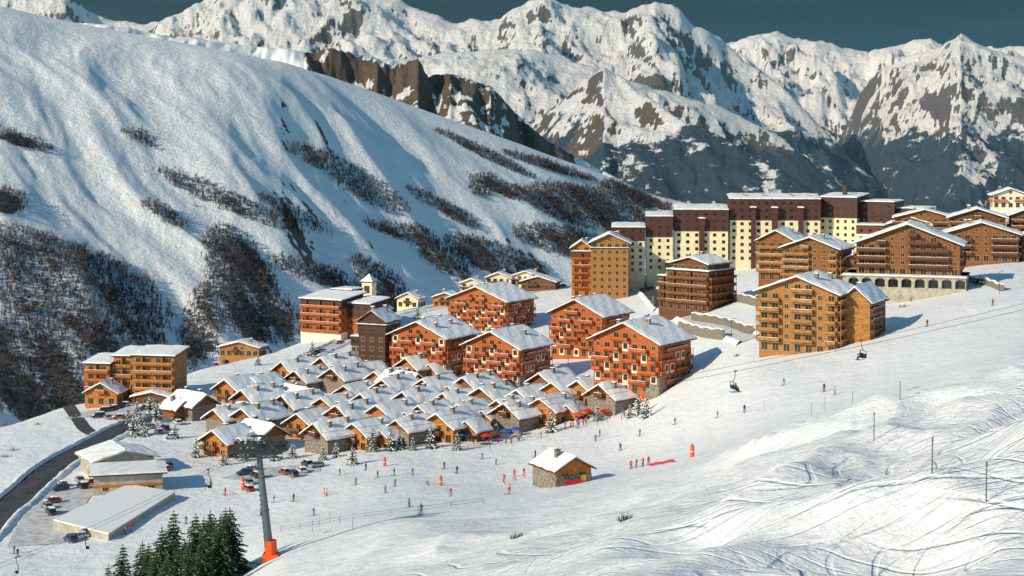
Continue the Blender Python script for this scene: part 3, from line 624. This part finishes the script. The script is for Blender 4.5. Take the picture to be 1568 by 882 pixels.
for i,(u,v) in enumerate([(342,712),(372,706),(300,700),(268,672),(380,700),(420,705),(448,702),(570,692),(598,690),(612,688),(632,690),(660,686),(540,712),(495,705),(785,640),(800,646),(836,600),(845,662),(880,640),(915,645),(965,640),(978,636),(700,690),(515,700),(205,668),(215,655),(222,668),(240,648),(210,640),(465,560),(445,575),(478,545),(408,630),(380,650),(695,648),(640,655),(805,588),(838,594),(1115,425),(1290,449),(1000,468),(990,640),(735,672),(760,670),(325,690),(355,690),(395,560),(640,488),(530,660),(590,650),(470,640),(690,612),(760,610),(420,600),(230,635),(196,650)]):
    x,y,z=at(u,v);obj('snowy_fir_tree',sml[i%3],(x,y,z-.1),i*2.1,scale=.8+.55*((i*37)%10)/10)
# ---------------------------------------------------------------- bare thickets (one object)
rs=np.random.RandomState(4)
cell=np.abs(np.gradient(X,axis=1)*np.gradient(Y,axis=0))
wgt=np.where((Y>700)&(Y<2300)&isfar&(VV>200)&(VV<680),(np.clip(sw*.95+st*1.5-.42,0,1)**1.2*ss(.02,.3,sw)+.0012*(VV>260))*cell,0)
wgt=(wgt/wgt.sum()).ravel();idx=rs.choice(wgt.size,20000,p=wgt)
tv=[];tf_=[]
for n_,k in enumerate(idx):
    x=X.flat[k]+rs.uniform(-2,2);y=Y.flat[k]+rs.uniform(-4,4);z=Z.flat[k]+HC-.5;h=rs.uniform(2.5,7.5)
    o=len(tv);w=.14
    tv+=[(x-w,y,z),(x+w,y,z),(x+rs.uniform(-.4,.4),y,z+h)];tf_.append((o,o+1,o+2))
    for q in range(8):
        a=rs.uniform(0,6.28);zz=z+h*rs.uniform(.15,.75);L=h*rs.uniform(.2,.42);up=L*rs.uniform(.7,1.6)
        o=len(tv);tv+=[(x,y,zz),(x+.3*math.sin(a),y+.3*math.cos(a),zz+.7),(x+math.cos(a)*L,y+math.sin(a)*L,zz+up)];tf_.append((o,o+1,o+2))
me=bpy.data.meshes.new('bare_tree_thicket');me.from_pydata(tv,[],tf_);me.materials.append(M['twig']);obj('bare_tree_thicket',me)
for (u,v,s) in [(20,690,1),(10,600,1.2),(962,795,.5),(795,822,.5),(40,640,1),(8,700,1),(60,650,.8),(1385,470,.9),(1130,545,.8),(1085,470,.9)]:
    x,y,z=at(u,v);p=Part()
    for k in range(60):
        a=rs.uniform(0,6.28);r=rs.uniform(0,2.2)*s;L=rs.uniform(.4,1.3)*s;bx=math.cos(a)*r;by=math.sin(a)*r*.5
        p.add([(bx-.04,by,-.2),(bx+.04,by,-.2),(bx+rs.uniform(-.5,.5),by+rs.uniform(-.4,.4),L)],[(0,1,2)],'twig')
    obj('bare_shrub',p.mesh('bare_shrub'),(x,y,z))
# ---------------------------------------------------------------- people
def skinfig(seated=False):
    J=dict(pel=(0,0,.93,.15),sp=(0,.02,1.15,.14),ch=(0,-.02,1.38,.16),nk=(0,-.04,1.53,.065),hd=(0,-.07,1.65,.115),ht=(0,-.07,1.74,.09))
    for n,s in (('l',1),('r',-1)):
        J['sh'+n]=(.19*s,-.02,1.43,.075);J['el'+n]=(.28*s,-.02,1.17,.058);J['ha'+n]=(.29*s,-.28,1.08,.05);J['fi'+n]=(.28*s,-.36,1.08,.04)
        J['hi'+n]=(.10*s,0,.88,.10);J['kn'+n]=(.13*s,-.14,.50,.075);J['an'+n]=(.13*s,.0,.12,.06);J['to'+n]=(.13*s,-.18,.07,.06)
        if seated: J['kn'+n]=(.12*s,-.46,.90,.08);J['an'+n]=(.12*s,-.5,.45,.06);J['to'+n]=(.12*s,-.68,.40,.06)
    ks=list(J);E=[('pel','sp'),('sp','ch'),('ch','nk'),('nk','hd'),('hd','ht')]
    for n in 'lr': E+=[('ch','sh'+n),('sh'+n,'el'+n),('el'+n,'ha'+n),('ha'+n,'fi'+n),('pel','hi'+n),('hi'+n,'kn'+n),('kn'+n,'an'+n),('an'+n,'to'+n)]
    me=bpy.data.meshes.new('tmp');me.from_pydata([J[k][:3] for k in ks],[(ks.index(a),ks.index(b)) for a,b in E],[])
    o=bpy.data.objects.new('tmp',me);sc.collection.objects.link(o);o.modifiers.new('s','SKIN')
    for i,k in enumerate(ks):
        sv=me.skin_vertices[0].data[i];sv.radius=(J[k][3],J[k][3]);sv.use_root=(i==0)
    o.modifiers.new('u','SUBSURF').levels=1
    dg=bpy.context.evaluated_depsgraph_get();e=o.evaluated_get(dg);m2=bpy.data.meshes.new_from_object(e)
    V_=[tuple(v.co) for v in m2.vertices];Fc=[tuple(q.vertices) for q in m2.polygons]
    bpy.data.objects.remove(o);return V_,Fc
def fig(pose,jk,pt,hm,skis=True,poles=True):
    V_,Fc=figs[pose];p=Part();seated=pose==1
    for f in Fc:
        c=sum((Vector(V_[i]) for i in f),Vector())/len(f)
        if c.z>1.56: m=hm if (c.z>1.68 or c.y>-.08) else 'skin'
        elif c.z>.92 and not(seated and c.y<-.15 and c.z<1.0): m='black' if (c.y<-.25 and abs(c.x)>.2) else jk
        elif (c.z<.2 if not seated else c.z<.5): m='black'
        else: m=pt
        p.f.append(list(f));p.m.append(m)
    p.v=list(V_)
    p.box(-.085,.085,-.20,-.16,1.63,1.69,'glass')
    zo=.33 if seated else 0
    if skis:
        for s in (-1,1):
            x=.13*s;p.box(x-.05,x+.05,-.85,.75,zo-.0,zo+.03,jk);p.hexa([(x-.05,-1.0,zo+.12),(x+.05,-1.0,zo+.12),(x+.05,-.85,zo+.0),(x-.05,-.85,zo+.0),(x-.05,-1.0,zo+.15),(x+.05,-1.0,zo+.15),(x+.05,-.85,zo+.03),(x-.05,-.85,zo+.03)],jk)
    if poles:
        for s in (-1,1): p.cyl((.29*s,-.33,1.14),(.40*s,.1 if not seated else -.5,zo),.014,.012,5,'dkmetal');p.cyl((.39*s,.08,.08+zo),(.39*s,.08,.10+zo),.05,.05,6,'black')
    return p.mesh('skier_mesh',True)
figs=[skinfig(),skinfig(True)]
FM=[fig(0,a,b_,c) for a,b_,c in [('red','black','black'),('blue','grey','white'),('black','black','red'),('green','black','green'),('yellow','blue','black'),('red','grey','white'),('grey','black','blue')]]
FW=[fig(0,a,b_,c,False,False) for a,b_,c in [('red','black','black'),('blue','grey','grey'),('black','blue','black'),('orange','black','white')]]
for i,(u,v,k) in enumerate([(578,732,2),(605,745,3),(604,728,2),(655,743,4),(680,718,2),(626,777,3),(645,789,3),(420,770,1),(285,802,1),(322,807,2),(738,703,1),(667,686,2),(829,670,5),(912,676,6),(918,668,2),(966,718,0),(975,716,5),(985,714,0),(993,712,0),(1278,605,4),(1262,600,2),(345,758,0),(192,818,6),(200,814,5),(320,800,2),(27,853,2),(22,848,1),(788,730,0),(802,728,5),(828,724,0),(772,738,0),(780,757,5),(545,742,6),(560,720,2),(500,760,4),(886,656,1),(1034,650,2),(300,830,2),(865,655,1),(480,790,1),(700,725,2),(760,712,6),(1140,632,2),(1098,640,5),(950,690,2),(980,668,1),(820,700,2),(632,728,5),(520,728,2),(590,755,6),(450,768,2),(1420,500,2),(1520,468,0),(1200,590,1),(690,760,5),(400,790,6)]):
    x,y,z=at(u,v);obj('skier',FM[k],(x,y,z),i*1.3+2,scale=1.12)
for i in range(42):
    u=random.choice((random.uniform(872,965),random.uniform(872,965),random.uniform(705,800)));v=648-(u-880)*.14+random.uniform(-5,7) if u>850 else 684-(u-705)*.12+random.uniform(-3,5)
    x,y,z=at(u,v);obj('pedestrian',FW[i%4],(x,y,z),i*2.2,scale=1.05)
for i,(u,v) in enumerate([(225,665),(240,662),(1280,538),(1395,462),(1500,430),(640,478),(510,540)]):
    x,y,z=at(u,v);obj('pedestrian',FW[i%4],(x,y,z),i*2.2)
# ---------------------------------------------------------------- cars
def car(pm,snowy,suv):
    p=Part();L=4.4;W=.88;h0=.35;h1=.95 if not suv else 1.05;h2=1.48 if not suv else 1.75
    prof=[(-2.2,.45),(-2.15,.75),(-1.15,h1),(2.1,h1-.02),(2.2,.7),(2.18,.4),(-2.1,.35)]
    n=len(prof);vs=[(x,-W,z) for x,z in prof]+[(x,W,z) for x,z in prof]
    p.add(vs,[tuple(range(n)),tuple(range(2*n-1,n-1,-1))]+[(i,n+i,n+(i+1)%n,(i+1)%n) for i in range(n)],'paint')
    xr=1.55 if not suv else 2.0
    p.hexa([(-1.1,-W+.05,h1-.01),(xr+.3,-W+.05,h1-.01),(xr+.3,W-.05,h1-.01),(-1.1,W-.05,h1-.01),(-.4,-W+.18,h2-.06),(xr-.1,-W+.18,h2-.06),(xr-.1,W-.18,h2-.06),(-.4,W-.18,h2-.06)],'glass')
    p.box(-.42,xr-.08,-W+.16,W-.16,h2-.06,h2,'paint')
    for x in (-.38,.55,xr-.2): 
        for s in (-1,1): p.hexa([(x-.04,s*(W-.06)-.03,h1),(x+.04,s*(W-.06)-.03,h1),(x+.04,s*(W-.06)+.03,h1),(x-.04,s*(W-.06)+.03,h1),(x-.04,s*(W-.17)-.03,h2-.05),(x+.04,s*(W-.17)-.03,h2-.05),(x+.04,s*(W-.17)+.03,h2-.05),(x-.04,s*(W-.17)+.03,h2-.05)],'paint')
    for x in (-1.35,1.35):
        for s in (-1,1): p.cyl((x,s*(W-.16),.32),(x,s*(W+.02),.32),.33,.33,12,'rubber');p.cyl((x,s*(W+.0),.32),(x,s*(W+.03),.32),.18,.18,8,'metal')
    for s in (-1,1): p.box(-2.2,-2.12,s*.62-.2,s*.62+.2,.6,.72,'white');p.box(2.15,2.23,s*.65-.15,s*.65+.15,.65,.85,'red');p.box(-.75,-.6,s*(W+.07)-.08,s*(W+.07)+.08,.95,1.08,'paint')
    if snowy: p.snow((-.4,-W+.2,h2),(xr-.1,-W+.2,h2),(xr-.1,W-.2,h2),(-.4,W-.2,h2),.18,4,3,jit=.03);p.snow((-2.0,-W+.15,.78),(-1.2,-W+.15,h1-.03),(-1.2,W-.15,h1-.03),(-2.0,W-.15,.78),.12,3,3,jit=.02)
    return p.mesh('parked_car_mesh',False,{'paint':pm})
CM=[car(pm,i%2==0,i%3==0) for i,pm in enumerate(CARP)]
CL=[(158,632),(166,629),(174,627),(182,625),(190,623),(150,640),(165,642),(182,642),(222,628),(232,624),(215,652),(228,657),(243,664),(252,659),(262,672),
(78,788),(72,779),(80,771),(92,752),(96,745),(126,748),(122,738),(142,742),(108,830),(120,826),(132,821),(258,716),(250,722),(374,728),(384,722),(392,732),(380,742),(436,726),(448,730),(462,724),(470,714),(485,716),(380,752),
(812,444),(824,442),(836,440),(850,440),(862,440),(800,446),(470,548),(480,543),(492,540),(520,527),(1498,434),(1510,436),(1484,432),(985,446),(330,536),(345,537),(272,650),(280,640)]
for i,(u,v) in enumerate(CL):
    x,y,z=at(u,v);obj('parked_car',CM[(i*7+i//5)%6],(x,y,z+.12),random.choice((.5,.6,-1.0,-1.1,.45))+random.uniform(-.1,.1))
for i,(u,v,c_) in enumerate([(712,676,'blue'),(726,682,'black'),(745,678,'red'),(760,674,'wbr'),(775,671,'blue'),(735,670,'wbr'),(790,668,'blue'),(900,640,'red'),(925,640,'orange'),(885,645,'orange')]):
    x,y,z=at(u,v);p=Part();p.cyl((0,0,0),(0,0,2.6),.04,.04,6,'wbr')
    vs=[(2*math.cos(k*math.pi/4),2*math.sin(k*math.pi/4),2.15) for k in range(8)]+[(0,0,2.85)]
    p.add(vs,[(k,(k+1)%8,8) for k in range(8)],c_);p.add([(v_[0],v_[1],2.0) for v_ in vs[:8]]+vs[:8],[(k,(k+1)%8,8+(k+1)%8,8+k) for k in range(8)],c_)
    obj('parasol',p.mesh('parasol'),(x,y,z))
# ---------------------------------------------------------------- piste markers
for (u,v) in [(589,714),(675,744),(1060,700),(372,745)]:
    x,y,z=at(u,v);p=Part();p.cyl((0,0,-.2),(0,0,2.2),.40,.38,12,'orange');p.cyl((0,0,1.0),(0,0,1.2),.41,.41,12,'white');p.cyl((0,0,2.2),(0,0,2.7),.06,.06,6,'dkmetal')
    obj('padded_piste_marker',p.mesh('padded_piste_marker'),(x,y,z))
for (u,v) in [(344,760),(497,758),(448,734),(788,735),(803,732),(828,728),(773,742),(781,752),(204,792)]:
    x,y,z=at(u,v);p=Part();p.cyl((0,0,-.2),(0,0,1.7),.16,.14,8,'orange');p.cyl((0,0,.9),(0,0,1.1),.165,.165,8,'white')
    obj('padded_piste_post',p.mesh('padded_piste_post'),(x,y,z))
for (u,v,h) in [(1510,768,2.4),(1427,725,2.3),(1338,675,2.4),(1242,637,2.4),(1305,618,2.2),(1263,628,2.5),(1170,630,2.2),(1378,612,2),(505,800,2),(478,815,2),(540,812,2),(250,835,2)]:
    x,y,z=at(u,v);p=Part();p.cyl((0,0,-.2),(.04,0,h),.045,.035,6,'metal');p.cyl((.04,0,h-.25),(.04,0,h),.06,.06,6,'orange' if u==1378 else 'metal')
    obj('piste_pole',p.mesh('piste_pole'),(x,y,z))
x,y,z=at(350,812);p=Part();p.cyl((0,0,-.2),(0,0,1.6),.22,.2,10,'dkmetal');p.cyl((.5,0,1.4),(-.9,0,3.0),.5,.42,14,'orange');p.cyl((-.9,0,3.0),(-1.0,0,3.12),.46,.46,14,'orange');p.cyl((.1,.0,.6),(.9,.5,.0),.07,.07,6,'dkmetal');p.cyl((.1,.0,.6),(.9,-.5,.0),.07,.07,6,'dkmetal')
obj('snow_cannon',p.mesh('snow_cannon'),(x,y,z))
for (u,v) in [(60,745),(130,702),(190,668),(960,425),(1000,520),(1120,520),(1350,470),(870,560),(620,480),(1530,450)]:
    x,y,z=at(u,v);p=Part();p.cyl((0,0,-.3),(0,0,6.5),.09,.06,8,'dkmetal');p.cyl((0,0,6.45),(1.1,0,6.7),.05,.05,6,'dkmetal');p.hexa([(.9,-.15,6.6),(1.6,-.1,6.66),(1.6,.1,6.66),(.9,.15,6.6),(.9,-.12,6.76),(1.5,-.08,6.76),(1.5,.08,6.76),(.9,.12,6.76)],'dkmetal')
    obj('street_lamp',p.mesh('street_lamp'),(x,y,z))
# ---------------------------------------------------------------- chair lift
def pt3(u,v,d): return Vector(((u-CU)/F*d,d,HC-(v-HV)/F*d))
bx,by=(415-CU)/F*250,250.;bz=gz(bx,by)
top=pt3(396,690,250);e=bpy.data.objects.new('chairlift_pylon',None);e.location=(bx,by,bz);sc.collection.objects.link(e)
tp=top-Vector((bx,by,bz));p=Part()
p.cyl((0,0,-1),tp,.72,.42,18,'metal');p.cyl(tp*.45,tp*.455,.62,.62,18,'dkmetal');p.cyl(tp*.75,tp*.755,.55,.55,18,'dkmetal')
for k in range(24): q=tp*(k/24);p.box(q.x-.75,q.x-.55,q.y-.25,q.y+.25,q.z,q.z+.06,'dkmetal')
obj('mast',p.mesh('mast'),par=e)
p=Part();p.cyl((-.0,0,.0),(-.05,0,2.9),.95,.9,12,'orange');p.box(-1.2,1.2,-1.1,1.1,-1,.9,'orange');obj('safety_padding',p.mesh('safety_padding'),par=e)
p=Part();p.box(tp.x-.35,tp.x+.35,tp.y-2.9,tp.y+2.9,tp.z-.1,tp.z+.6,'dkmetal')
for s in (-1,1):
    yy=tp.y+s*2.6
    p.box(tp.x-4,tp.x+4,yy-.2,yy+.2,tp.z+.0,tp.z+.5,'dkmetal')
    for k in range(9): xx=tp.x-3.9+k*.97;p.cyl((xx,yy-.15,tp.z+.68),(xx,yy+.15,tp.z+.68),.33,.33,10,'rubber')
    p.box(tp.x-4.2,tp.x+4.2,yy+s*.5-.3,yy+s*.5+.3,tp.z-.45,tp.z-.36,'dkmetal')
    for k in range(8): p.cyl((tp.x-4.1+k*1.17,yy+s*.75,tp.z-.4),(tp.x-4.1+k*1.17,yy+s*.75,tp.z+.8),.05,.05,4,'dkmetal')
    p.cyl((tp.x-4.1,yy+s*.75,tp.z+.8),(tp.x+4.1,yy+s*.75,tp.z+.8),.05,.05,4,'dkmetal')
for k in range(2): p.cyl((tp.x+(k-.5)*3,tp.y,tp.z+.4),(tp.x+(k-.5)*1,tp.y,tp.z+2.2),.12,.1,6,'dkmetal')
p.box(tp.x-1.2,tp.x+1.2,tp.y-.14,tp.y+.14,tp.z+2.1,tp.z+2.4,'dkmetal')
obj('crossarm_and_sheaves',p.mesh('crossarm'),par=e)
topc=top+Vector((0,0,1.0));far=pt3(1750,425,262);low=pt3(-120,905,330)
cab=[]
for s in (-1,1):
    o=Vector((0,s*2.6,0));p=Part();C=[]
    for A,B,sag in ((low,topc,2.0),(topc,far,2.2)):
        pr=None
        for k in range(41):
            t_=k/40;q=A.lerp(B,t_)+o-Vector((0,0,sag*4*t_*(1-t_)));C.append(q)
            if pr is not None: p.cyl(pr,q,.03,.03,5,'dkmetal',False)
            pr=q
    cab.append(C);obj('lift_cable',p.mesh('lift_cable'))
def cpos(s,u): return min(cab[s],key=lambda q:abs(CU+F*q.x/q.y-u))
SF=[fig(1,a,b_,c) for a,b_,c in [('black','black','black'),('blue','black','white')]]
for (s,u,occ) in [(0,1115,2),(1,1331,1),(1,320,0),(0,140,0),(1,20,0)]:
    q=cpos(s,u);e=bpy.data.objects.new('lift_chair',None);e.location=q;e.rotation_euler=(0,0,R(90 if s==0 else -90)+.3);sc.collection.objects.link(e);p=Part()
    p.cyl((0,0,.1),(0,.1,-1.0),.06,.06,6,'dkmetal');p.cyl((0,.1,-1.0),(0,.45,-1.7),.06,.06,6,'dkmetal');p.box(-.12,.12,-.25,.25,-.08,.1,'dkmetal')
    p.cyl((-.95,.45,-1.7),(.95,.45,-1.7),.05,.05,6,'dkmetal')
    for x in (-.95,.95): p.cyl((x,.45,-1.7),(x,.42,-2.75),.05,.05,6,'dkmetal');p.cyl((x,.42,-2.75),(x,-.12,-2.78),.04,.04,6,'dkmetal');p.cyl((x,.3,-2.3),(x,-.2,-2.35),.03,.03,5,'dkmetal')
    p.box(-.95,.95,-.12,.38,-2.8,-2.7,'black');p.hexa([(-.95,.36,-2.7),(.95,.36,-2.7),(.95,.42,-2.7),(-.95,.42,-2.7),(-.95,.46,-2.15),(.95,.46,-2.15),(.95,.52,-2.15),(-.95,.52,-2.15)],'black')
    p.cyl((-.95,-.2,-2.35),(.95,-.2,-2.35),.03,.03,5,'dkmetal');p.cyl((0,-.2,-2.35),(0,-.5,-3.2),.03,.03,5,'dkmetal');p.cyl((-.7,-.5,-3.2),(.7,-.5,-3.2),.03,.03,5,'dkmetal')
    obj('chair_frame',p.mesh('chair_frame'),par=e)
    for k in range(occ): obj('seated_skier',SF[k],(-.45+.85*k,.15,-3.55),par=e)
# ---------------------------------------------------------------- valley haze (real scattering air over the far range)
hz=Part();hz.box(-14000,14000,2700,15500,-900,1500,'snow');hm=hz.mesh('haze');m=bpy.data.materials.new('haze_air');m.use_nodes=True;tt_=m.node_tree;tt_.nodes.clear()
o_=tt_.nodes.new('ShaderNodeOutputMaterial');vs_=tt_.nodes.new('ShaderNodeVolumeScatter');vs_.inputs['Color'].default_value=(.35,.74,1,1);vs_.inputs['Density'].default_value=2.0e-5;tt_.links.new(vs_.outputs[0],o_.inputs['Volume'])
hm.materials.clear();hm.materials.append(m);obj('haze',hm)
# ---------------------------------------------------------------- world, sun, camera
w=bpy.data.worlds.new('World');sc.world=w;w.use_nodes=True;t=w.node_tree;bg=t.nodes['Background'];out=t.nodes['World Output']
sk=t.nodes.new('ShaderNodeTexSky');sk.sky_type='NISHITA';sk.sun_disc=False;sk.sun_elevation=math.asin(SUN.z);sk.sun_rotation=math.atan2(SUN.x,SUN.y);sk.altitude=1800;sk.dust_density=.4
lk(t,mixc(t,1.,sk.outputs[0],(.58,1.0,1.0),'MULTIPLY'),bg.inputs[0]);bg.inputs[1].default_value=.12
tc=t.nodes.new('ShaderNodeTexCoord');sx=t.nodes.new('ShaderNodeSeparateXYZ');lk(t,tc.outputs['Generated'],sx.inputs[0])
cn=noise(t,tc.outputs['Generated'],4.0,7,.62,(1,1,16))
zz=mth(t,'ADD',sx.outputs['Z'],mth(t,'MULTIPLY',mth(t,'SUBTRACT',cn,.5),.06))
cc=mixc(t,mrng(t,zz,.045,.078),(.010,.060,.100),(.003,.010,.015))
cc=mixc(t,mrng(t,cn,.50,.70),cc,(.04,.07,.085))
bg2=t.nodes.new('ShaderNodeBackground');lk(t,cc,bg2.inputs[0]);bg2.inputs[1].default_value=.6
mx=t.nodes.new('ShaderNodeMixShader');f=mth(t,'MULTIPLY',mrng(t,sx.outputs['Z'],.14,.3,1,0),mrng(t,sx.outputs['Y'],.1,.5))
lk(t,f,mx.inputs[0]);lk(t,bg.outputs[0],mx.inputs[1]);lk(t,bg2.outputs[0],mx.inputs[2]);lk(t,mx.outputs[0],out.inputs[0])
L=bpy.data.lights.new('sun','SUN');L.energy=4.5;L.angle=R(.5);L.color=(1,.86,.64);so=bpy.data.objects.new('sun',L);so.rotation_euler=SUN.to_track_quat('Z','Y').to_euler();so.location=(-200,-100,400);sc.collection.objects.link(so)
cd=bpy.data.cameras.new('camera');cd.lens=36*F/1568;cd.sensor_width=36;cd.shift_y=-(441-HV)/1568;cd.clip_end=40000;cd.clip_start=1
co_=bpy.data.objects.new('camera',cd);co_.location=(0,0,HC);co_.rotation_euler=(R(90),0,0);sc.collection.objects.link(co_);sc.camera=co_
sc.view_settings.view_transform='Standard';sc.view_settings.look='None';sc.view_settings.exposure=0
